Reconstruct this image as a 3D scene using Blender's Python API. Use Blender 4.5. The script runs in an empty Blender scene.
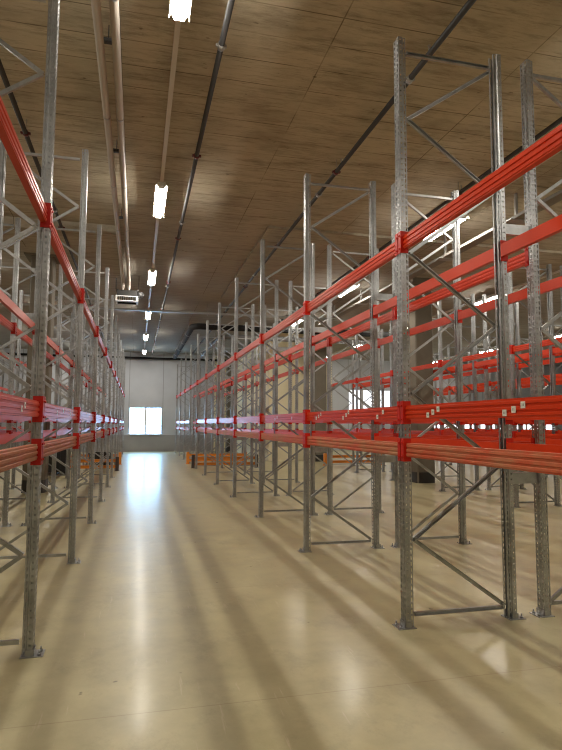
import bpy, bmesh, math, random
from mathutils import Vector, Matrix
random.seed(7)
S = bpy.context.scene
COL = S.collection
PI = math.pi

# ------------------------------------------------------------------ materials
def new_mat(name):
    m = bpy.data.materials.new(name); m.use_nodes = True
    nt = m.node_tree
    b = nt.nodes['Principled BSDF']
    return m, nt, b

def nd(nt, kind, **kw):
    n = nt.nodes.new(kind)
    for k, v in kw.items():
        setattr(n, k, v)
    return n

def setin(n, **kw):
    for k, v in kw.items():
        n.inputs[k.replace('_', ' ')].default_value = v

def rgba(c): return (c[0], c[1], c[2], 1)

def mixcol(nt, fac, a, b, blend='MIX'):
    n = nd(nt, 'ShaderNodeMix', data_type='RGBA', blend_type=blend)
    for sock, v in ((n.inputs[0], fac), (n.inputs[6], a), (n.inputs[7], b)):
        if hasattr(v, 'is_linked') or hasattr(v, 'links'):
            nt.links.new(v, sock)
        else:
            sock.default_value = v if isinstance(v, (int, float)) else rgba(v)
    return n.outputs[2]

def ramp(nt, val, p0, p1, c0=(0, 0, 0), c1=(1, 1, 1)):
    r = nd(nt, 'ShaderNodeValToRGB')
    r.color_ramp.elements[0].position = p0; r.color_ramp.elements[0].color = rgba(c0)
    r.color_ramp.elements[1].position = p1; r.color_ramp.elements[1].color = rgba(c1)
    nt.links.new(val, r.inputs[0])
    return r.outputs[0]

def wpos(nt, scale=(1, 1, 1), rot=(0, 0, 0), loc=(0, 0, 0)):
    g = nd(nt, 'ShaderNodeNewGeometry')
    mp = nd(nt, 'ShaderNodeMapping')
    mp.inputs['Scale'].default_value = scale
    mp.inputs['Rotation'].default_value = rot
    mp.inputs['Location'].default_value = loc
    nt.links.new(g.outputs['Position'], mp.inputs['Vector'])
    return mp.outputs[0]

def noise(nt, vec, scale, detail=4, rough=.55):
    n = nd(nt, 'ShaderNodeTexNoise')
    setin(n, Scale=scale, Detail=detail, Roughness=rough)
    nt.links.new(vec, n.inputs['Vector'])
    return n.outputs['Fac']

def bump(nt, b, h, strength=.2, dist=.01):
    bp = nd(nt, 'ShaderNodeBump')
    setin(bp, Strength=strength, Distance=dist)
    nt.links.new(h, bp.inputs['Height'])
    nt.links.new(bp.outputs[0], b.inputs['Normal'])

def plain(name, col, rough=.5, metal=0, var=.12, scale=3):
    m, nt, b = new_mat(name)
    f = noise(nt, wpos(nt), scale)
    c = mixcol(nt, f, tuple(v * (1 - var) for v in col), tuple(min(1, v * (1 + var)) for v in col))
    nt.links.new(c, b.inputs['Base Color'])
    setin(b, Roughness=rough, Metallic=metal)
    return m

def mat_floor():
    m, nt, b = new_mat('power_floated_concrete')
    p = wpos(nt)
    big = ramp(nt, noise(nt, p, .45, 5, .6), .3, .7)
    mid = ramp(nt, noise(nt, p, 2.3, 6, .65), .3, .72)
    c = mixcol(nt, big, (.39, .345, .19), (.51, .455, .26))
    c2 = mixcol(nt, mid, (.30, .26, .14), (.60, .54, .32))
    c = mixcol(nt, .5, c, c2)
    st = noise(nt, wpos(nt, (1.3, 1, 1), (0, 0, .9)), 1.7, 10, .78)      # scuffs
    k3 = nd(nt, 'ShaderNodeMath', operation='MULTIPLY'); k3.inputs[1].default_value = .55
    nt.links.new(ramp(nt, st, .52, .70), k3.inputs[0])
    c = mixcol(nt, k3.outputs[0], c, (.27, .225, .135))
    sp = nd(nt, 'ShaderNodeMath', operation='MULTIPLY'); sp.inputs[1].default_value = .8
    nt.links.new(ramp(nt, noise(nt, p, 7.5, 2, .5), .74, .78), sp.inputs[0])
    c = mixcol(nt, sp.outputs[0], c, (.12, .09, .055))
    sl = noise(nt, wpos(nt, (14, .8, 1), (0, 0, -.25)), 1.6, 5, .6)         # long pale scratches
    k4 = nd(nt, 'ShaderNodeMath', operation='MULTIPLY'); k4.inputs[1].default_value = .45
    nt.links.new(ramp(nt, sl, .66, .74), k4.inputs[0])
    c = mixcol(nt, k4.outputs[0], c, (.68, .61, .43))
    n2 = noise(nt, wpos(nt, (5, .5, 1), (0, 0, .15)), 3.0, 8, .7)
    sc2 = nd(nt, 'ShaderNodeMath', operation='MULTIPLY'); sc2.inputs[1].default_value = .6
    nt.links.new(ramp(nt, n2, .62, .72), sc2.inputs[0])
    c = mixcol(nt, sc2.outputs[0], c, (.62, .52, .38))
    br = nd(nt, 'ShaderNodeTexBrick')
    br.offset = 0
    setin(br, Scale=1, Mortar_Size=.006, Mortar_Smooth=.3, Brick_Width=11.0, Row_Height=2.53, Bias=0)
    setin(br, Color1=(0, 0, 0, 1), Color2=(0, 0, 0, 1), Mortar=(1, 1, 1, 1))
    nt.links.new(wpos(nt, loc=(3.0, 1.35, 0)), br.inputs['Vector'])
    jm = nd(nt, 'ShaderNodeMath', operation='MULTIPLY'); jm.inputs[1].default_value = .35
    nt.links.new(br.outputs['Color'], jm.inputs[0])
    c = mixcol(nt, jm.outputs[0], c, (.24, .16, .09))
    nt.links.new(c, b.inputs['Base Color'])
    r = ramp(nt, mid, 0, 1, (.30,) * 3, (.46,) * 3)
    nt.links.new(r, b.inputs['Roughness'])
    setin(b, Specular_IOR_Level=.5, Coat_Weight=.22, Coat_Roughness=.17)
    bump(nt, b, noise(nt, p, 3.5, 6, .6), .12, .012)
    return m

def mat_ceiling():
    m, nt, b = new_mat('board_marked_concrete')
    p = wpos(nt)
    def boards(w, h, mort, loc):
        br = nd(nt, 'ShaderNodeTexBrick')
        br.offset = 0
        setin(br, Scale=1, Mortar_Size=mort, Mortar_Smooth=.4, Brick_Width=w, Row_Height=h, Bias=0)
        setin(br, Color1=(0, 0, 0, 1), Color2=(1, 1, 1, 1), Mortar=(.5, .5, .5, 1))
        nt.links.new(wpos(nt, loc=loc), br.inputs['Vector'])
        return br
    b1 = boards(2.45, .49, .010, (.3, .1, 0))
    b2 = boards(2.4, .1, .003, (.3, .1, 0))
    grain = noise(nt, wpos(nt, (.7, 6, 1)), 2.4, 9, .74)
    big = noise(nt, p, .33, 5, .6)
    streak = noise(nt, wpos(nt, (.55, 2.6, 1), (0, 0, .02)), 1.6, 10, .78)
    blot = noise(nt, wpos(nt, (.8, 1.6, 1)), 1.1, 6, .65)
    c = mixcol(nt, ramp(nt, big, .3, .7), (.50, .435, .315), (.65, .575, .43))
    c = mixcol(nt, .14, c, mixcol(nt, b1.outputs['Color'], (.27, .21, .13), (.60, .50, .34)))
    c = mixcol(nt, .10, c, mixcol(nt, b2.outputs['Color'], (.25, .19, .12), (.6, .5, .34)))
    def scaled(v, k):
        q = nd(nt, 'ShaderNodeMath', operation='MULTIPLY'); q.inputs[1].default_value = k
        nt.links.new(v, q.inputs[0]); return q.outputs[0]
    c = mixcol(nt, scaled(ramp(nt, blot, .48, .7), .6), c, (.27, .22, .15))
    c = mixcol(nt, scaled(ramp(nt, streak, .50, .66), .6), c, (.17, .135, .09))
    c = mixcol(nt, scaled(ramp(nt, grain, .52, .70), .55), c, (.10, .078, .05))
    c = mixcol(nt, scaled(ramp(nt, streak, .25, .42, (1, 1, 1), (0, 0, 0)), .5), c, (.62, .54, .41))
    # blends towards grey deeper in the hall
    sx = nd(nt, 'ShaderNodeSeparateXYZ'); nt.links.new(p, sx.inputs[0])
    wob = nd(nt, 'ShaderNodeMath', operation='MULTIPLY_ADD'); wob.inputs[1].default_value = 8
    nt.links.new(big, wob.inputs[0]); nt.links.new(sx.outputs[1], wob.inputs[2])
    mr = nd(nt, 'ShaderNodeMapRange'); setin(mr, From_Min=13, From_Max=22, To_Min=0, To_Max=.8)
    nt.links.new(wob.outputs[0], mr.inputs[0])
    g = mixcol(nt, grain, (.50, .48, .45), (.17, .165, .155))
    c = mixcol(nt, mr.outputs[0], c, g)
    # joints and pits
    pit = noise(nt, wpos(nt, (1, 2.2, 1)), 5.5, 3, .5)
    pm = nd(nt, 'ShaderNodeMath', operation='MULTIPLY'); pm.inputs[1].default_value = .7
    nt.links.new(ramp(nt, pit, .70, .76), pm.inputs[0])
    c = mixcol(nt, pm.outputs[0], c, (.10, .07, .045))
    jw = nd(nt, 'ShaderNodeMath', operation='MULTIPLY'); nt.links.new(b1.outputs['Fac'], jw.inputs[0]); nt.links.new(ramp(nt, noise(nt, p, .9, 3), .36, .56), jw.inputs[1])
    jm = nd(nt, 'ShaderNodeMath', operation='MULTIPLY'); jm.inputs[1].default_value = .75
    nt.links.new(jw.outputs[0], jm.inputs[0])
    c = mixcol(nt, jm.outputs[0], c, (.11, .08, .05))
    nt.links.new(c, b.inputs['Base Color'])
    setin(b, Roughness=.85, Specular_IOR_Level=.2)
    bump(nt, b, grain, .5, .03)
    return m

def mat_wall(name, c0, c1, seam=True, w=2.1):
    m, nt, b = new_mat(name)
    f = noise(nt, wpos(nt), .7, 5)
    c = mixcol(nt, ramp(nt, f, .3, .7), c0, c1)
    if seam:
        br = nd(nt, 'ShaderNodeTexBrick'); br.offset = 0
        setin(br, Scale=1, Mortar_Size=.022, Mortar_Smooth=.2, Brick_Width=w, Row_Height=12, Bias=0)
        nt.links.new(wpos(nt, (1, 0, 0), loc=(.5, 3, 0)), br.inputs['Vector'])
        jm = nd(nt, 'ShaderNodeMath', operation='MULTIPLY'); jm.inputs[1].default_value = .6
        nt.links.new(br.outputs['Fac'], jm.inputs[0])
        c = mixcol(nt, jm.outputs[0], c, tuple(v * .35 for v in c0))
    nt.links.new(c, b.inputs['Base Color'])
    setin(b, Roughness=.7)
    return m

def mat_galv():
    m, nt, b = new_mat('galvanised_steel')
    v = nd(nt, 'ShaderNodeTexVoronoi'); setin(v, Scale=30)
    nt.links.new(wpos(nt), v.inputs['Vector'])
    f = noise(nt, wpos(nt), 4, 5)
    c = mixcol(nt, ramp(nt, f, .3, .7), (.20, .265, .34), (.35, .43, .52))
    c = mixcol(nt, .15, c, v.outputs['Color'], 'SOFT_LIGHT')
    bw = nd(nt, 'ShaderNodeHueSaturation'); setin(bw, Saturation=.15)
    nt.links.new(c, bw.inputs['Color'])
    nt.links.new(bw.outputs[0], b.inputs['Base Color'])
    setin(b, Metallic=.9, Roughness=.36)
    return m

def mat_paint(name, col, dust=0.0, rough=.3, dirt=(.50, .26, .14)):
    m, nt, b = new_mat(name)
    p = wpos(nt)
    f = noise(nt, p, 1.2, 4)
    c = mixcol(nt, f, tuple(v * .85 for v in col), tuple(v * 1.15 for v in col))
    if dust:
        n = noise(nt, wpos(nt, (1, 1, 3)), 2.0, 6, .7)
        k = nd(nt, 'ShaderNodeMath', operation='MULTIPLY'); k.inputs[1].default_value = dust
        nt.links.new(ramp(nt, n, .36, .60, (1, 1, 1), (0, 0, 0)), k.inputs[0])
        k2 = nd(nt, 'ShaderNodeMath', operation='ADD'); k2.inputs[1].default_value = dust * .25
        nt.links.new(k.outputs[0], k2.inputs[0])
        c = mixcol(nt, k2.outputs[0], c, dirt)
        rr = nd(nt, 'ShaderNodeMath', operation='MULTIPLY_ADD'); rr.inputs[1].default_value = .35; rr.inputs[2].default_value = rough
        nt.links.new(k2.outputs[0], rr.inputs[0]); nt.links.new(rr.outputs[0], b.inputs['Roughness'])
    else:
        setin(b, Roughness=rough)
    nt.links.new(c, b.inputs['Base Color'])
    setin(b, Specular_IOR_Level=.22)
    return m

def mat_emit(name, col, strength):
    m, nt, b = new_mat(name)
    setin(b, Base_Color=(.9, .9, .9, 1), Emission_Color=rgba(col), Emission_Strength=strength, Roughness=.4)
    return m

M = dict(
    floor=mat_floor(), ceiling=mat_ceiling(), galv=mat_galv(),
    wall_grey=mat_wall('grey_wall_panels', (.50, .525, .58), (.58, .605, .66)),
    plinth=mat_wall('plinth_render', (.30, .295, .30), (.38, .37, .375), False),
    wall_tan=mat_wall('tan_wall_render', (.36, .32, .24), (.42, .37, .28), False),
    wall_cream=mat_wall('cream_wall_paint', (.90, .82, .57), (.94, .87, .63), False),
    column=plain('column_concrete', (.17, .15, .115), .75, 0, .25, 2.5),
    column_base=plain('black_column_paint', (.03, .03, .03), .5),
    red=mat_paint('orange_red_beam_paint', (.66, .048, .011), 0, .30),
    dusty=mat_paint('dusty_beam_paint', (.62, .070, .026), .75, .38),
    dusty_shaded=mat_paint('dusty_shaded_beam_paint', (.44, .075, .035), .8, .4, (.36, .19, .11)),  # dust over a beam red darkened for the shade on the left rack
    red_shaded=mat_paint('shaded_red_beam_paint', (.50, .052, .024), 0, .34),  # browner copy of the beam red, left racks' shade put into the colour
    conn_shaded=mat_paint('shaded_connector_paint', (.42, .018, .012), 0, .38),  # connector red with the same left-side shade in its colour
    tray=plain('dull_grey_tray', (.22, .21, .19), .6),
    conn=mat_paint('red_connector_paint', (.60, .022, .010), 0, .35),
    tag=plain('label_card', (.80, .78, .70), .5),
    ink=plain('label_ink', (.06, .06, .06), .6),
    iron=plain('dark_pipe_paint', (.04, .04, .042), .5),
    clampred=plain('red_clamp_paint', (.12, .013, .018), .5),
    pale=plain('pale_pipe_insulation', (.50, .45, .40), .42),
    rail=plain('white_rail_paint', (.62, .57, .50), .45),
    zinc=plain('zinc_tray', (.40, .40, .39), .45, .6),
    black=plain('black_duct', (.007, .007, .008), .9),
    duct=plain('grey_duct', (.22, .22, .22), .5, .3),
    orange=plain('orange_guard_paint', (.78, .26, .03), .45),
    rubber=plain('dark_guard_post', (.07, .05, .045), .55),
    white=plain('white_frame', (.75, .75, .74), .45),
    heater=plain('heater_casing', (.02, .019, .018), .7),
    crate=plain('black_plastic', (.02, .02, .022), .45),
    lamp=mat_emit('lamp_diffuser', (1, .925, .80), 80),
    pane=mat_emit('daylit_frosted_glass', (.32, .64, 1), 15),
    pane_far=mat_emit('daylit_glass', (.86, .92, 1), 1.1),
)

# ------------------------------------------------------------------ mesh helpers
def link_mesh(name, bm, mat, parent=None, loc=(0, 0, 0), smooth=False):
    me = bpy.data.meshes.new(name)
    bmesh.ops.recalc_face_normals(bm, faces=bm.faces)
    bm.to_mesh(me); bm.free()
    for mm in (mat if isinstance(mat, (list, tuple)) else [mat]):
        me.materials.append(mm)
    if smooth:
        for f in me.polygons: f.use_smooth = True
    o = bpy.data.objects.new(name, me); COL.objects.link(o)
    o.location = loc
    if parent: o.parent = parent
    return o

def inst(name, mesh, parent=None, loc=(0, 0, 0), rotz=0):
    o = bpy.data.objects.new(name, mesh); COL.objects.link(o)
    o.location = loc; o.rotation_euler.z = rotz
    if parent: o.parent = parent
    return o

def box(bm, x0, x1, y0, y1, z0, z1, mi=0):
    v = [bm.verts.new((x, y, z)) for z in (z0, z1) for x, y in ((x0, y0), (x1, y0), (x1, y1), (x0, y1))]
    for idx in ((0, 3, 2, 1), (4, 5, 6, 7), (0, 1, 5, 4), (1, 2, 6, 5), (2, 3, 7, 6), (3, 0, 4, 7)):
        f = bm.faces.new([v[i] for i in idx]); f.material_index = mi
    return v

def cyl(bm, a, b, r, n=12, r2=None):
    a, b = Vector(a), Vector(b); d = (b - a).normalized()
    s = d.cross(Vector((0, 0, 1)))
    if s.length < 1e-4: s = Vector((1, 0, 0))
    s.normalize(); t = d.cross(s)
    r2 = r if r2 is None else r2
    A = [bm.verts.new(a + (s * math.cos(k * 2 * PI / n) + t * math.sin(k * 2 * PI / n)) * r) for k in range(n)]
    B = [bm.verts.new(b + (s * math.cos(k * 2 * PI / n) + t * math.sin(k * 2 * PI / n)) * r2) for k in range(n)]
    for k in range(n):
        f = bm.faces.new((A[k], A[(k + 1) % n], B[(k + 1) % n], B[k])); f.smooth = True
    bm.faces.new(A[::-1]); bm.faces.new(B)

def tube_path(bm, pts, r, n=14):
    pts = [Vector(p) for p in pts]
    rings = []
    for i, p in enumerate(pts):
        d = (pts[min(i + 1, len(pts) - 1)] - pts[max(i - 1, 0)]).normalized()
        s = d.cross(Vector((0, 0, 1))).normalized(); t = d.cross(s)
        rings.append([bm.verts.new(p + (s * math.cos(k * 2 * PI / n) + t * math.sin(k * 2 * PI / n)) * r) for k in range(n)])
    for A, B in zip(rings, rings[1:]):
        for k in range(n):
            f = bm.faces.new((A[k], A[(k + 1) % n], B[(k + 1) % n], B[k])); f.smooth = True
    bm.faces.new(rings[0][::-1]); bm.faces.new(rings[-1])

def prism(bm, poly, mat4):
    """closed 2-D outline (u,v) swept from w=0 to w=1 by a matrix taking (u,v,w) to space"""
    A = [bm.verts.new(mat4 @ Vector((u, v, 0))) for u, v in poly]
    B = [bm.verts.new(mat4 @ Vector((u, v, 1))) for u, v in poly]
    n = len(poly)
    for k in range(n):
        bm.faces.new((A[k], A[(k + 1) % n], B[(k + 1) % n], B[k]))
    bm.faces.new(A[::-1]); bm.faces.new(B)

def struct(o): o['kind'] = 'structure'; return o
def tag(o, label, cat, group=None):
    o['label'] = label; o['category'] = cat
    if group: o['group'] = group
    return o
def empty(name, loc, rotz=0):
    o = bpy.data.objects.new(name, None); COL.objects.link(o)
    o.location = loc; o.rotation_euler.z = rotz; o.empty_display_size = .1
    return o
ORD = ['first', 'second', 'third', 'fourth', 'fifth', 'sixth', 'seventh', 'eighth', 'ninth', 'tenth', 'eleventh', 'twelfth', 'thirteenth']

# ------------------------------------------------------------------ the hall
ZC = 6.27; YB, YF = -4.0, 37.8; XL_, XR_ = -13.0, 34.0
def sbox(name, dims, mat):
    bm = bmesh.new(); box(bm, *dims); return struct(link_mesh(name, bm, mat))
sbox('floor', (XL_ - .2, XR_ + .2, YB - .2, YF + .3, -.2, 0), M['floor'])
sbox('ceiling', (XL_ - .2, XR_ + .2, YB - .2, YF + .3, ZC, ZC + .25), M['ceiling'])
sbox('wall_left', (XL_ - .2, XL_, YB, YF, 0, ZC), M['wall_tan'])
sbox('wall_right', (XR_, XR_ + .2, YB, YF, 0, ZC), M['wall_grey'])
sbox('wall_back', (XL_ - .2, XR_ + .2, YB - .2, YB, 0, ZC), M['wall_tan'])
# shallow thickenings of the slab round the columns
sbox('ceiling_left_panel', (-4.6, -.5, 13.5, 17.6, ZC - .22, ZC), M['ceiling'])
sbox('ceiling_right_panel', (2.82, 13.0, 12.6, 20.5, ZC - .06, ZC), M['ceiling'])

# far wall with its window openings
WX0, WX1, WZ0, WZ1 = -.49, 1.555, 1.06, 2.80
wins = [(14.2, 17.4, 2.3, 4.2), (20.5, 31.0, 1.0, 2.3)]
def wall_piece(bm, x0, x1, z0, z1): box(bm, x0, x1, YF, YF + .25, z0, z1)
bm = bmesh.new()
wall_piece(bm, XL_, WX0, 1.03, ZC); wall_piece(bm, WX1, 4.85, 1.03, ZC); wall_piece(bm, WX0, WX1, WZ1, ZC)
struct(link_mesh('wall_front', bm, M['wall_grey']))
bm = bmesh.new()
wall_piece(bm, 4.85, 13.0, 0, ZC)
struct(link_mesh('wall_front', bm, M['wall_cream']))
bm = bmesh.new()
edges = [13.0] + [e for w in wins for e in w[:2]] + [XR_]
for k in range(0, len(edges), 2): wall_piece(bm, edges[k], edges[k + 1], 0, ZC)
for x0, x1, z0, z1 in wins: wall_piece(bm, x0, x1, 0, z0); wall_piece(bm, x0, x1, z1, ZC)
struct(link_mesh('wall_front', bm, M['wall_grey']))
bm = bmesh.new(); box(bm, XL_, 4.85, YF - .03, YF + .25, 0, 1.03)
struct(link_mesh('trim_1', bm, M['plinth']))
bm = bmesh.new(); box(bm, WX0 - .1, WX1 + .1, YF - .1, YF + .1, 1.03, 1.06)
struct(link_mesh('trim_2', bm, M['white']))

def window(n, x0, x1, z0, z1, panes, pane_mat):
    root = empty('window_%d' % n, (x0, YF + .1, z0)); struct(root)
    W, H = x1 - x0, z1 - z0
    fw = .06
    bm = bmesh.new()
    box(bm, 0, W, -.03, .03, 0, fw); box(bm, 0, W, -.03, .03, H - fw, H)
    box(bm, 0, fw, -.03, .03, fw, H - fw); box(bm, W - fw, W, -.03, .03, fw, H - fw)
    for k in range(1, panes):
        x = W * k / panes; box(bm, x - fw, x + fw, -.06, .03, fw, H - fw)
    link_mesh('window_frame', bm, M['white'], root)
    for k in range(panes):
        bm = bmesh.new()
        box(bm, W * k / panes + fw, W * (k + 1) / panes - fw, -.006, .006, fw, H - fw)
        link_mesh('window_pane', bm, pane_mat, root)
window(1, WX0, WX1, WZ0, WZ1, 2, M['pane'])
window(2, *wins[0], 3, M['pane_far'])
window(3, *wins[1], 8, M['pane_far'])

# cream-painted partition room
sbox('wall_partition', (6.15, 8.05, 27.2, 27.4, 0, ZC), M['wall_cream'])
sbox('wall_partition_side', (6.15, 6.35, 27.4, YF, 0, ZC), M['wall_cream'])

# ------------------------------------------------------------------ columns
def column(name, cx, cy, h, label):
    root = empty(name, (cx, cy, 0)); tag(root, label, 'column', 'concrete columns'); struct(root)
    b = bmesh.new(); w = h
    ch = .03
    pts = [(-w + ch, -w), (w - ch, -w), (w, -w + ch), (w, w - ch), (w - ch, w), (-w + ch, w), (-w, w - ch), (-w, -w + ch)]
    prism(b, pts, Matrix(((1, 0, 0, 0), (0, 1, 0, 0), (0, 0, ZC - .25, 0), (0, 0, 0, 1))))
    link_mesh('shaft', b, M['column'], root)
    b = bmesh.new(); w += .02
    q = [(w * math.copysign(abs(math.cos(t)) ** .35, math.cos(t)), w * math.copysign(abs(math.sin(t)) ** .35, math.sin(t))) for t in [k * 2 * PI / 32 + .01 for k in range(32)]]
    prism(b, q, Matrix(((1, 0, 0, 0), (0, 1, 0, 0), (0, 0, .32, 0), (0, 0, 0, 1))))
    link_mesh('base_band', b, M['column_base'], root)
    b = bmesh.new(); box(b, -h - .15, h + .15, -h - .15, h + .15, ZC - .25, ZC)
    link_mesh('column_head', b, M['column'], root)
    return root
column('concrete_column', -2.465, 15.93, .27, 'square concrete column standing inside the left racks')
column('concrete_column', 8.47, 16.25, .29, 'square concrete column with black base seen through the right rack')
column('concrete_column', 8.47, 26.55, .30, 'square concrete column beside the cream wall on the right')
column('concrete_column', 5.75, 36.6, .24, 'dark slim column farthest away, in front of the cream far wall')

# ------------------------------------------------------------------ pallet racks
T = 5.31
def post_mesh():
    bm = bmesh.new()
    n = int(T / .05); dz = T / n
    def strip(p0, p1, hw, hh):
        """perforated strip between two plan points, hole hw x hh in every 50 mm"""
        p0, p1 = Vector((*p0, 0)), Vector((*p1, 0)); d = p1 - p0; L = d.length; u = d / L
        for k in range(n):
            z0, z1 = k * dz, (k + 1) * dz; zc = (z0 + z1) / 2
            o = [p0 + Vector((0, 0, z0)), p1 + Vector((0, 0, z0)), p1 + Vector((0, 0, z1)), p0 + Vector((0, 0, z1))]
            c = p0 + u * L / 2
            i = [c - u * hw / 2 * .7 + Vector((0, 0, zc - hh / 2)), c + u * hw / 2 * .7 + Vector((0, 0, zc - hh / 2)),
                 c + u * hw / 2 + Vector((0, 0, zc + hh / 2)), c - u * hw / 2 + Vector((0, 0, zc + hh / 2))]
            O = [bm.verts.new(v) for v in o]; I = [bm.verts.new(v) for v in i]
            for q in range(4):
                bm.faces.new((O[q], O[(q + 1) % 4], I[(q + 1) % 4], I[q]))
    def solid(p0, p1):
        for k in range(n):
            v = [bm.verts.new((*p0, k * dz)), bm.verts.new((*p1, k * dz)), bm.verts.new((*p1, (k + 1) * dz)), bm.verts.new((*p0, (k + 1) * dz))]
            bm.faces.new(v)
    strip((0, .05), (0, .008), .024, .032); solid((0, .008), (.007, .004)); solid((.007, .004), (.007, -.004))
    solid((.007, -.004), (0, -.008)); strip((0, -.008), (0, -.05), .024, .032)
    for s in (1, -1):
        strip((0, s * .05), (.04, s * .05), .016, .016)
        solid((.04, s * .05), (.047, s * .038))
        strip((.047, s * .038), (.076, s * .038), .015, .034)
        solid((.076, s * .038), (.076, s * .02))
    bmesh.ops.remove_doubles(bm, verts=bm.verts, dist=1e-5)
    bmesh.ops.recalc_face_normals(bm, faces=bm.faces)
    bmesh.ops.solidify(bm, geom=bm.faces[:], thickness=.0022)
    me = bpy.data.meshes.new('post'); bm.to_mesh(me); bm.free(); me.materials.append(M['galv'])
    return me
POST = post_mesh()

def plate_mesh():
    bm = bmesh.new()
    box(bm, -.075, .085, -.075, .075, 0, .006)
    box(bm, -.012, -.006, -.05, .05, .006, .05)          # shoe gripping the upright
    for s in (1, -1): box(bm, -.006, .05, s * .056 - .003, s * .056 + .003, .006, .05)
    for y in (.045, -.03):
        cyl(bm, (-.048, y, .006), (-.048, y, .022), .013, 6); cyl(bm, (-.048, y, .022), (-.048, y, .045), .006, 8)
    me = bpy.data.meshes.new('foot_plate'); bmesh.ops.recalc_face_normals(bm, faces=bm.faces)
    bm.to_mesh(me); bm.free(); me.materials.append(M['galv']); return me
PLATE = plate_mesh()

def brace_mesh(x0, z0, x1, z1):
    """cold-rolled C channel between two nodes"""
    a, b = Vector((x0, 0, z0)), Vector((x1, 0, z1)); d = (b - a); L = d.length; d.normalize()
    up = Vector((0, 1, 0)).cross(d) * -1
    w, h, t = .013, .0165, .0035
    poly = [(-w, -h), (w, -h), (w, -h + t), (-w + t, -h + t), (-w + t, h - t), (w, h - t), (w, h), (-w, h)]
    m4 = Matrix(((0, up.x, d.x * L, a.x), (-1, up.y, d.y * L, a.y), (0, up.z, d.z * L, a.z), (0, 0, 0, 1)))
    bm = bmesh.new(); prism(bm, poly, m4)
    for p in (a + d * .012, b - d * .012):
        cyl(bm, p + Vector((0, -.019, 0)), p + Vector((0, .019, 0)), .008, 6)
    me = bpy.data.meshes.new('brace'); bmesh.ops.recalc_face_normals(bm, faces=bm.faces)
    bm.to_mesh(me); bm.free(); me.materials.append(M['galv']); return me
XF, XK = .062, .938
nodes = [(XK, .12), (XF, .73), (XK, 1.36), (XF, 2.0), (XK, 2.64), (XF, 3.28), (XK, 3.93), (XF, 4.55), (XK, 5.15)]
HB = [brace_mesh(XF, .10, XK, .10), brace_mesh(XF, 5.19, XK, 5.19)]
DB = [brace_mesh(*nodes[k], *nodes[k + 1]) for k in range(8)]

def frame(x, y, d, label, group):
    """an upright frame: aisle-side post at x, the other one metre further in direction d"""
    r = empty('rack_upright', (x, y, 0), 0 if d > 0 else PI)
    tag(r, label, 'rack upright', group)
    for px, rz in ((0, 0), (1.0, PI)):
        p = inst('post', POST, r, (px - .04 if rz == 0 else px + .04, 0, .006), rz)
        inst('foot_plate', PLATE, p, (0, 0, -.006))
    for m_ in HB: inst('horizontal_brace', m_, r)
    for m_ in DB: inst('diagonal_brace', m_, r)
    return r

BP = [(-.022, -.06), (.022, -.06), (.022, .06), (-.022, .06), (-.022, .046), (-.027, .042), (-.027, .026), (-.020, .022),
      (-.020, .008), (-.027, .004), (-.027, -.014), (-.020, -.018), (-.020, -.030), (-.027, -.034), (-.027, -.048), (-.022, -.052)]
def beam_mesh(L, mat):
    bm = bmesh.new()
    prism(bm, [(u, v) for u, v in BP], Matrix(((1, 0, 0, 0), (0, 0, L, -L / 2), (0, 1, 0, 0), (0, 0, 0, 1))))
    me = bpy.data.meshes.new('rack_crossbar'); bmesh.ops.recalc_face_normals(bm, faces=bm.faces)
    bm.to_mesh(me); bm.free(); me.materials.append(mat); return me
def connector_mesh(s, mat='conn'):
    bm = bmesh.new()
    # plate against the side of the upright, flange hooked over its face, two lugs
    box(bm, -.052, .022, min(0, s * .005), max(0, s * .005), -.1, .1)
    box(bm, -.052, -.047, min(s * .005, s * .052), max(s * .005, s * .052), -.1, .1)
    for z in (-.06, .06): cyl(bm, (-.062, s * .028, z), (-.052, s * .028, z), .009, 8)
    me = bpy.data.meshes.new('end_connector'); bmesh.ops.recalc_face_normals(bm, faces=bm.faces)
    bm.to_mesh(me); bm.free(); me.materials.append(M[mat]); return me
CONN = {1: connector_mesh(1), -1: connector_mesh(-1)}
CONN_SHADED = {1: connector_mesh(1, 'conn_shaded'), -1: connector_mesh(-1, 'conn_shaded')}
BEAMS = {}
def beam(x, y, z, L, d, mat, label, group, key_row='A'):
    """d: +1 when its ribbed face looks to -X"""
    key = (round(L, 3), mat)
    if key not in BEAMS: BEAMS[key] = beam_mesh(L, M[mat])
    o = inst('rack_crossbar', BEAMS[key], None, (x, y, z), 0 if d > 0 else PI)
    tag(o, label, 'rack crossbar', group)
    for s in (1, -1): inst('end_connector', (CONN_SHADED if key_row in 'LKJ' else CONN)[s], o, (0, s * L / 2, 0))
    return o

def tag_mesh():
    bm = bmesh.new()
    box(bm, -.0022, 0, -.021, .021, -.021, .021, 0)
    for y0, y1, z0, z1 in ((-.008, -.005, -.008, .008), (.004, .007, -.008, .008)):
        box(bm, -.0030, -.0021, y0, y1, z0, z1, 1)
    me = bpy.data.meshes.new('location_tag'); bmesh.ops.recalc_face_normals(bm, faces=bm.faces)
    bm.to_mesh(me); bm.free(); me.materials.append(M['tag']); me.materials.append(M['ink']); return me
TAG = tag_mesh()

ZU, ZM, ZL = 3.36, 1.832, 1.507
LV = [('top', ZU), ('middle', ZM), ('lower', ZL)]
NAMES = dict(A='right-hand aisle rack', B='second rack on the right', C='third rack on the right', D='fourth rack on the right',
             E='fifth rack on the right', F='sixth rack on the right', L='left-hand aisle rack', K='second rack on the left', J='third rack on the left')
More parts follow.
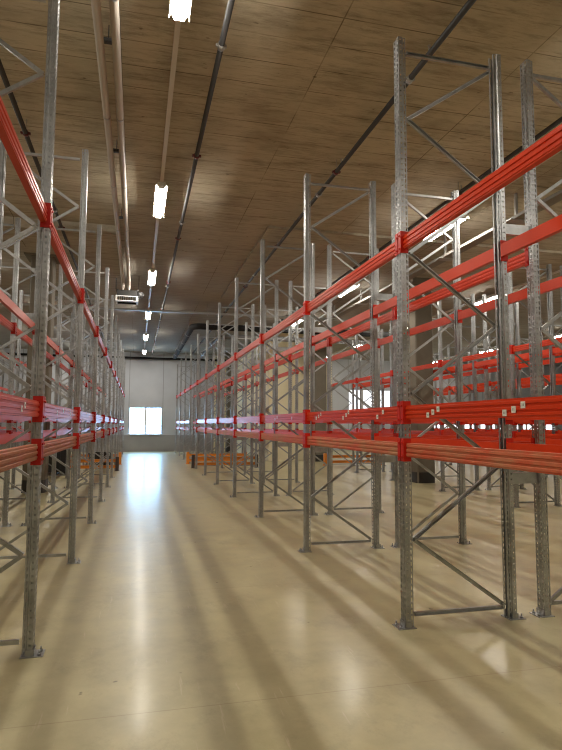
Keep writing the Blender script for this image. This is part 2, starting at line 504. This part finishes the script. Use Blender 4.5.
# key: aisle-side x, direction into the rack, first frame y, pitch, first and last frame, first frame in view, tunnel bay
ROWS = dict(
    A=(2.304, 1, 4.72, 3.036, -1, 10, 0, 6), B=(4.672, -1, 4.72, 3.036, 0, 10, 0, 6),
    C=(7.85, 1, 4.79, 3.04, 1, 6, 2, None), D=(10.22, -1, 4.79, 3.04, 2, 6, 2, None),
    E=(13.4, 1, 4.79, 3.04, 3, 8, 4, None), F=(15.77, -1, 4.79, 3.04, 4, 8, 5, None),
    L=(-.7485, -1, 4.811, 2.969, -1, 10, 0, 6), K=(-3.117, 1, 4.811, 2.969, 1, 10, 1, 6), J=(-6.2, -1, 4.811, 2.969, 6, 10, 7, None))
for key, (x, d, y0, B, i0, i1, iv, tun) in ROWS.items():
    nm = NAMES[key]
    for i in range(i0, i1 + 1):
        if i < iv:
            lab = 'galvanised frame of the %s, beside the camera, outside the picture' % nm
        else:
            lab = 'galvanised upright frame in the %s, %s counted from the camera' % (nm, ORD[i - iv])
        frame(x, y0 + B * i, d, lab, 'frames of the ' + nm)
    for i in range(i0, i1):
        for lv, z in LV:
            if tun == i and lv != 'top': continue
            for side, bx, bd in (('aisle side', x + d * .004, d), ('back side', x + d * .996, -d)):
                mat = ('dusty' if key == 'A' else 'dusty_shaded') if lv == 'lower' and side == 'aisle side' and key in 'AL' else ('red_shaded' if key in 'LKJ' else 'red')
                col = 'dusty orange' if mat.startswith('dusty') else 'orange-red'
                o = beam(bx, y0 + B * (i + .5), z, B - .118, bd, mat,
                         '%s %s beam, %s of the %s, %s bay away' % (col, lv, side, nm, ORD[i - i0]), 'beams of the ' + nm, key)
                tg = []
                if key == 'A' and lv == 'middle' and side == 'aisle side':
                    if i == -1: tg = [(4.26, -.028), (4.177, -.006), (4.095, .016), (3.253, -.030), (3.16, -.010), (3.068, .016)]
                    if i == 0: tg = [(7.26, -.024), (7.16, -.0), (7.07, .024), (6.244, -.03), (6.145, 0), (6.07, .03), (5.273, -.03), (5.14, .014)]
                    if i == 1: tg = [(9.6, -.02), (9.45, .01), (8.5, -.01)]
                if key == 'L' and lv == 'middle' and side == 'aisle side':
                    if i == -1: tg = [(4.05, -.015), (4.155, .012)]
                    if i == 0: tg = [(5.77, -.01), (6.24, .02), (6.9, 0)]
                for ty, tz in tg:
                    t = inst('location_tag', TAG, o, (-.0272, (ty - (y0 + B * (i + .5))) * (1 if bd > 0 else -1), tz))
                    t['label'] = 'small cream location label'

# row spacers tying back-to-back racks together
def spacer_mesh(L):
    bm = bmesh.new()
    w, h, t = .02, .05, .003
    poly = [(-w, -h), (w, -h), (w, -h + t), (-w + t, -h + t), (-w + t, h - t), (w, h - t), (w, h), (-w, h)]
    prism(bm, poly, Matrix(((0, 0, L, -L / 2), (1, 0, 0, 0), (0, 1, 0, 0), (0, 0, 0, 1))))
    for s in (1, -1): box(bm, s * (L / 2 - .002) - .002, s * (L / 2 - .002) + .002, -.045, .045, -.05, .05)
    me = bpy.data.meshes.new('row_spacer'); bmesh.ops.recalc_face_normals(bm, faces=bm.faces)
    bm.to_mesh(me); bm.free(); me.materials.append(M['galv']); return me
for a, b, nm in (('A', 'B', 'first and second racks on the right'), ('C', 'D', 'third and fourth racks on the right'), ('L', 'K', 'first and second racks on the left')):
    xa = ROWS[a][0] + ROWS[a][1] * 1.041; xb = ROWS[b][0] + ROWS[b][1] * 1.041
    me = spacer_mesh(abs(xb - xa) - .004)
    i0 = max(ROWS[a][4], ROWS[b][4])
    for i in range(i0, ROWS[a][5] + 1):
        for lv, z in (('upper', 3.59), ('lower', 1.24)):
            o = inst('row_spacer', me, None, ((xa + xb) / 2, ROWS[a][2] + ROWS[a][3] * i, z))
            tag(o, '%s galvanised spacer between %s, %s from the camera' % (lv, nm, ORD[i - i0]), 'row spacer', 'spacers between ' + nm)

# ------------------------------------------------------------------ rack-end guards
def guard(x0, x1, y, post_mat, label):
    r = empty('rack_guard', ((x0 + x1) / 2, y, 0)); tag(r, label, 'guard rail', 'low guard rails at the rack ends')
    hw = (x1 - x0) / 2
    for s in (-1, 1):
        bm = bmesh.new()
        box(bm, s * hw - .09, s * hw + .09, -.09, .09, 0, .012)
        box(bm, s * hw - .06, s * hw + .06, -.06, .06, .012, .50)
        box(bm, s * hw - .055, s * hw + .055, -.055, .055, .50, .515)
        link_mesh('guard_post', bm, M[post_mat], r)
    for z in (.16, .38):
        bm = bmesh.new()
        poly = [(-.03, -.055), (.03, -.055), (.03, .055), (-.03, .055), (-.03, .03), (-.015, .015), (-.015, -.015), (-.03, -.03)]
        prism(bm, poly, Matrix(((0, 0, 2 * hw - .124, -hw + .062), (1, 0, 0, 0), (0, 1, 0, z), (0, 0, 0, 1))))
        link_mesh('guard_rail', bm, M['orange'], r)
guard(2.2, 4.75, 23.22, 'rubber', 'orange guard rail with dark posts at the right rack, near the cross aisle')
guard(2.2, 4.75, 25.70, 'orange', 'orange guard rail with orange posts across the passage under the right rack')
guard(7.8, 10.3, 23.6, 'orange', 'yellow-orange guard rail at the end of the third rack on the right')
guard(-3.2, -.66, 22.33, 'rubber', 'orange guard rail with dark posts at the left rack, before the passage')
guard(-3.2, -.66, 25.92, 'orange', 'orange guard rail with orange posts at the left rack, past the passage')

# ------------------------------------------------------------------ black crates behind the left rack
def crate(x, y, z, w, l, h, label):
    r = empty('storage_crate', (x, y, z)); tag(r, label, 'crate', 'black plastic crates')
    bm = bmesh.new()
    t = .03
    box(bm, -w / 2, w / 2, -l / 2, l / 2, .1, .1 + t)
    box(bm, -w / 2, -w / 2 + t, -l / 2, l / 2, .1 + t, h); box(bm, w / 2 - t, w / 2, -l / 2, l / 2, .1 + t, h)
    box(bm, -w / 2 + t, w / 2 - t, -l / 2, -l / 2 + t, .1 + t, h); box(bm, -w / 2 + t, w / 2 - t, l / 2 - t, l / 2, .1 + t, h)
    for k in range(5):
        xx = -w / 2 + (k + .5) * w / 5
        box(bm, xx - .015, xx + .015, -l / 2 - .02, -l / 2, .12, h - .05)
    link_mesh('bin', bm, M['crate'], r)
    bm = bmesh.new()
    box(bm, -w / 2 - .025, w / 2 + .025, -l / 2 - .025, -l / 2 + .002, h - .05, h); box(bm, -w / 2 - .025, w / 2 + .025, l / 2 - .002, l / 2 + .025, h - .05, h)
    box(bm, -w / 2 - .025, -w / 2 + .002, -l / 2, l / 2, h - .05, h); box(bm, w / 2 - .002, w / 2 + .025, -l / 2, l / 2, h - .05, h)
    link_mesh('rim', bm, M['crate'], r)
    for s in (-1, 0, 1):
        bm = bmesh.new(); box(bm, s * (w / 2 - .07) - .06, s * (w / 2 - .07) + .06, -l / 2, l / 2, 0, .1)
        link_mesh('skid', bm, M['crate'], r)
crate(-2.62, 21.3, 0, .75, 1.0, .85, 'tall black plastic crate on the floor inside the second left rack')
crate(-1.35, 24.0, 0, .8, .9, .6, 'low black plastic crate standing in the passage under the left rack')

# ------------------------------------------------------------------ ceiling services
def lamp_meshes():
    bm = bmesh.new()
    L = .78
    prism(bm, [(-.06, .075), (.06, .075), (.105, .022), (.105, .004), (.09, .018), (-.09, .018), (-.105, .004), (-.105, .022)], Matrix(((1, 0, 0, 0), (0, 0, 2 * L, -L), (0, 1, 0, 0), (0, 0, 0, 1))))
    a = link_mesh('lamp_body', bm, M['white'])
    bm = bmesh.new()
    poly = [(-.08, .017), (-.05, -.042), (.05, -.042), (.08, .017)]
    prism(bm, poly, Matrix(((1, 0, 0, 0), (0, 0, 2 * L - .04, -L + .02), (0, 1, 0, 0), (0, 0, 0, 1))))
    for f in bm.faces:                                   # the back and the end caps of the diffuser are plain plastic
        c = f.calc_center_median()
        if c.z > .012 or abs(c.y) > L - .03: f.material_index = 1
    b = link_mesh('lamp_diffuser', bm, (M['lamp'], M['white']))
    bm = bmesh.new()
    for s in (-1, 1): box(bm, s * .108 - .003, s * .108 + .003, -.012, .012, -.03, .03)
    c = link_mesh('lamp_clip', bm, M['white'])
    out = (a.data, b.data, c.data)
    for o in (a, b, c): bpy.data.objects.remove(o)
    return out
LB, LD, LC = lamp_meshes()
ZLAMP = 6.0
def lighting(x, nm, ys, y1):
    r = empty('lighting_rail', (x, 0, ZLAMP)); tag(r, 'pale lighting trunk running along the ceiling above the %s' % nm, 'lighting rail', 'lighting rails')
    bm = bmesh.new(); box(bm, -.03, .03, YB + .5, y1, .078, .12); box(bm, -.022, .022, YB + .5, y1, .12, .135)
    link_mesh('trunk', bm, M['rail'], r)
    k = 0; y = -2.2
    while y < y1:
        bm = bmesh.new(); cyl(bm, (0, y, .135), (0, y, ZC - ZLAMP), .005, 8); box(bm, -.035, .035, y - .015, y + .015, .125, .14)
        link_mesh('hanger', bm, M['zinc'], r); y += 3.0
    for n, y in enumerate(ys):
        q = empty('ceiling_lamp', (x, y, ZLAMP))
        if ys[0] < 1: lab = 'lit strip lamp above the %s, %s' % (nm, 'behind the camera' if n == 0 else ORD[n - 1] + ' one ahead of the camera')
        else: lab = 'lit strip lamp above the %s, %s from the camera' % (nm, ORD[n])
        tag(q, lab, 'ceiling lamp', 'strip lamps above the ' + nm)
        inst('lamp_body', LB, q); inst('lamp_diffuser', LD, q)
        for s in (-.77, .77): inst('lamp_clip', LC, q, (0, s, 0))
Y6 = [-.93 + 6.02 * k for k in range(7)]
lighting(.33, 'main aisle', Y6, 36.6)
lighting(6.43, 'right-hand aisle', Y6[:5], 26.5)
lighting(-4.6, 'left-hand aisle', Y6, 36.6)
lighting(11.56, 'second right-hand aisle', Y6, 36.6)
lighting(19.5, 'farthest right aisle', Y6[2:], 36.6)

def sprinkler(x, label, rad, clamps, couplings, heads):
    z = 6.05
    bm = bmesh.new(); cyl(bm, (0, YB + .3, 0), (0, 36.9, 0), rad, 14)
    r = link_mesh('sprinkler_pipe', bm, M['iron'], None, (x, 0, z)); tag(r, label, 'sprinkler pipe', 'black sprinkler pipes')
    for y in clamps:
        bm = bmesh.new()
        cyl(bm, (0, y - .03, 0), (0, y + .03, 0), rad + .012, 14)
        for s in (-1, 1): box(bm, s * (rad + .022) - .014, s * (rad + .022) + .014, y - .025, y + .025, -.012, .012)
        h = link_mesh('pipe_clamp', bm, M['clampred'], r)
        bm = bmesh.new(); cyl(bm, (0, y, rad + .01), (0, y, ZC - z), .006, 8); link_mesh('hanger_rod', bm, M['zinc'], h)
    for y in couplings:
        bm = bmesh.new(); cyl(bm, (0, y - .04, 0), (0, y + .04, 0), rad + .010, 14)
        for s in (-1, 1): box(bm, s * (rad + .016) - .012, s * (rad + .016) + .012, y - .016, y + .016, -.016, .016)
        link_mesh('coupling', bm, M['zinc'], r)
    for y in heads:
        bm = bmesh.new(); cyl(bm, (0, y, rad), (0, y, rad + .05), .012, 8); cyl(bm, (0, y, rad + .05), (0, y, rad + .07), .006, 6); cyl(bm, (0, y, rad + .07), (0, y, rad + .074), .022, 10)
        link_mesh('sprinkler_head', bm, M['zinc'], r)
cl = lambda a: [a + 4.3 * k for k in range(-3, 9) if -3 < a + 4.3 * k < 36]
sprinkler(.835, 'black sprinkler pipe along the ceiling, right of the lit lamps', .034, cl(9.1), [6.28, 12.3, 18.3, 24.3, 30.3], [5.1 + 3 * k for k in range(-2, 11)])
sprinkler(3.22, 'black sprinkler pipe along the ceiling above the right-hand rack', .036, cl(9.1), [6.33, 10.1, 16.2, 22.2, 28.2], [5.83 + 3 * k for k in range(-2, 11)])
sprinkler(-1.72, 'black sprinkler pipe along the ceiling above the left-hand rack', .034, cl(9.0), [6.3, 12.2, 18.2, 24.2], [5.3 + 3 * k for k in range(-2, 11)])
sprinkler(5.74, 'black sprinkler pipe along the ceiling beyond the second right rack', .034, cl(9.4), [7.3, 13.2, 19.2, 25.2], [6.3 + 3 * k for k in range(-2, 11)])

# pale insulated pipes running to the unit heater
for x, lab in ((-.51, 'left'), (-.33, 'right')):
    bm = bmesh.new(); tube_path(bm, [(0, YB + .3, 0), (0, 8, 0), (0, 17.55, 0), (0, 17.72, -.005), (0, 17.85, -.03), (0, 17.92, -.08), (0, 17.95, -.15), (0, 17.95, -.235)], .048, 16)
    r = link_mesh('heating_pipe', bm, M['pale'], None, (x, 0, 6.0)); tag(r, 'pale round heating pipe running to the ceiling heater, %s of the pair' % lab, 'heating pipe', 'pale heating pipes')
    for y in [-1.5 + 2.4 * k for k in range(8)]:
        bm = bmesh.new(); cyl(bm, (0, y - .02, 0), (0, y + .02, 0), .052, 16)
        c = link_mesh('pipe_clamp', bm, M['zinc'], r)
        bm = bmesh.new(); cyl(bm, (0, y, .05), (0, y, ZC - 6.0), .005, 8); link_mesh('hanger_rod', bm, M['zinc'], c)
for n, y in enumerate((6.55, 9.3, 12.4)):
    bm = bmesh.new(); box(bm, -.50, -.34, y - .03, y + .03, 6.055, 6.10)
    for xx in (-.42,): cyl(bm, (xx, y, 6.10), (xx, y, ZC), .006, 8)
    o = link_mesh('pipe_bracket', bm, M['iron']); tag(o, 'dark bracket across the two pale pipes, %s from the camera' % ORD[n], 'pipe bracket', 'brackets over the pale pipes')

r = empty('unit_heater', (-.38, 18.05, 5.42)); tag(r, 'dark ceiling unit heater with white louvred outlet, hanging over the aisle', 'heater')
bm = bmesh.new()
prism(bm, [(-.30, .34), (.30, .34), (.30, .18), (.33, .16), (-.33, .16), (-.30, .18)], Matrix(((1, 0, 0, 0), (0, 0, .6, -.2), (0, 1, 0, 0), (0, 0, 0, 1))))
link_mesh('casing', bm, M['heater'], r)
bm = bmesh.new()
box(bm, -.33, .33, -.24, .4, .135, .16); box(bm, -.33, .33, -.24, -.06, 0, .02)
box(bm, -.33, -.29, -.24, .4, .02, .135); box(bm, .27, .33, -.24, .4, .02, .135)
link_mesh('outlet_frame', bm, M['white'], r)
bm = bmesh.new()
for k in range(9): box(bm, -.26 + k * .062, -.235 + k * .062, -.22, -.12, .02, .135)
link_mesh('louvre', bm, M['heater'], r)
bm = bmesh.new(); box(bm, -.29, .27, .3, .38, .02, .135); link_mesh('coil', bm, M['heater'], r)
for s in (-1, 1):
    for y in (.06, .33):
        bm = bmesh.new()
        cyl(bm, (s * .1, y, .33), (s * .34, y, .42), .016, 8); cyl(bm, (s * .34, y, .415), (s * .34, y, ZC - 5.42), .008, 8)
        link_mesh('hanging_arm', bm, M['iron'], r)
bm = bmesh.new(); cyl(bm, (.30, .1, .27), (.46, .1, .27), .10, 14); cyl(bm, (.46, .1, .27), (.50, .1, .27), .06, 12)
link_mesh('fan_motor', bm, M['iron'], r)

# cross tray, ducts, far pipe
bm = bmesh.new()
box(bm, -11, 14, -.09, .09, 0, .006); box(bm, -11, 14, -.09, -.085, .006, .06); box(bm, -11, 14, .085, .09, .006, .06)
r = link_mesh('cable_tray', bm, M['zinc'], None, (0, 21.6, 5.86)); tag(r, 'thin grey cable tray crossing the ceiling from side to side', 'cable tray')
for k in range(8):
    bm = bmesh.new(); xx = -9.5 + 3 * k
    for s in (-.1, .1): cyl(bm, (xx, s, -.03), (xx, s, ZC - 5.86), .005, 8)
    box(bm, xx - .02, xx + .02, -.12, .12, -.03, 0); link_mesh('hanger', bm, M['zinc'], r)
bm = bmesh.new()
box(bm, -.12, .12, YB + 1, 22.0, 0, .006); box(bm, -.12, -.115, YB + 1, 22, .006, .06); box(bm, .115, .12, YB + 1, 22, .006, .06)
r = link_mesh('cable_tray', bm, M['tray'], None, (7.12, 0, 5.72)); tag(r, 'grey cable tray hung on rods above the right-hand aisle', 'cable tray')
for k in range(8):
    bm = bmesh.new(); yy = 1.5 + 2.7 * k
    box(bm, -.02, .02, yy - .03, yy + .03, 0, ZC - 5.72); box(bm, -.2, .2, yy - .1, yy + .1, -.02, 0); link_mesh('hanger', bm, M['zinc'], r)

def elbow(x0, y, x1, r0, z, yend, rad, n=8):
    pts = [(x0, yend, z)]
    for k in range(n + 1):
        a = PI - k * (PI / 2) / n
        pts.append((x0 + r0 + r0 * math.cos(a), y + r0 - r0 * math.sin(a), z))
    pts.append((x1, y, z)); return pts
bm = bmesh.new(); tube_path(bm, elbow(2.08, 23.2, 12.5, .35, 5.66, 34.2, .125), .125)
r = link_mesh('ventilation_duct', bm, M['black']); tag(r, 'black round ventilation duct bending right under the far ceiling', 'duct')
for y in (25.2, 27.7, 30.2, 32.7):
    bm = bmesh.new(); cyl(bm, (2.08, y - .02, 5.66), (2.08, y + .02, 5.66), .132, 16); cyl(bm, (2.08, y, 5.79), (2.08, y, ZC), .008, 8)
    link_mesh('duct_hanger', bm, M['zinc'], r)
bm = bmesh.new(); tube_path(bm, elbow(3.45, 25.0, 11, .5, 5.55, 32.5, .11), .11)
r = link_mesh('ventilation_duct', bm, M['duct']); tag(r, 'grey round ventilation duct behind the black one', 'duct')
for y in (27, 30):
    bm = bmesh.new(); cyl(bm, (3.45, y - .02, 5.55), (3.45, y + .02, 5.55), .116, 16); cyl(bm, (3.45, y, 5.66), (3.45, y, ZC), .008, 8)
    link_mesh('duct_hanger', bm, M['zinc'], r)
bm = bmesh.new(); cyl(bm, (-9, 37.35, 5.88), (6.0, 37.35, 5.88), .07, 14)
r = link_mesh('wall_pipe', bm, M['black']); tag(r, 'black pipe running along the top of the far wall', 'pipe')
for k in range(6):
    bm = bmesh.new(); xx = -7.5 + 2.5 * k
    cyl(bm, (xx - .02, 37.35, 5.88), (xx + .02, 37.35, 5.88), .075, 14); box(bm, xx - .015, xx + .015, 37.42, YF, 5.865, 5.895)
    link_mesh('pipe_bracket', bm, M['black'], r)

# ------------------------------------------------------------------ camera
yaw, pit, rol, H = .2432, .0857, .0043, 1.7208
cy, sy, cp, sp, cr, sr = math.cos(yaw), math.sin(yaw), math.cos(pit), math.sin(pit), math.cos(rol), math.sin(rol)
fwd = Vector((sy * cp, cy * cp, sp)); rt = Vector((cy, -sy, 0)); up = rt.cross(fwd)
r2 = rt * cr + up * sr; u2 = up * cr - rt * sr
cam = bpy.data.cameras.new('camera'); co = bpy.data.objects.new('camera', cam); COL.objects.link(co)
co.matrix_world = Matrix(((r2.x, u2.x, -fwd.x, 0), (r2.y, u2.y, -fwd.y, 0), (r2.z, u2.z, -fwd.z, H), (0, 0, 0, 1)))
cam.sensor_fit = 'AUTO'; cam.sensor_width = 36; cam.lens = 578.75 / 750 * 36
cam.clip_start = .05; cam.clip_end = 200
S.camera = co

w = bpy.data.worlds.new('world'); S.world = w; w.use_nodes = True
w.node_tree.nodes['Background'].inputs[0].default_value = (.6, .75, 1, 1)
w.node_tree.nodes['Background'].inputs[1].default_value = .3
S.view_settings.view_transform = 'Standard'; S.view_settings.look = 'None'
S.view_settings.gamma = 1; S.view_settings.use_curve_mapping = False
S.view_settings.exposure = .43
S.cycles.use_denoising = True; S.cycles.use_adaptive_sampling = False
S.cycles.max_bounces = 8; S.cycles.diffuse_bounces = 2; S.cycles.glossy_bounces = 4
S.cycles.sample_clamp_indirect = 6; S.cycles.filter_width = 1.1
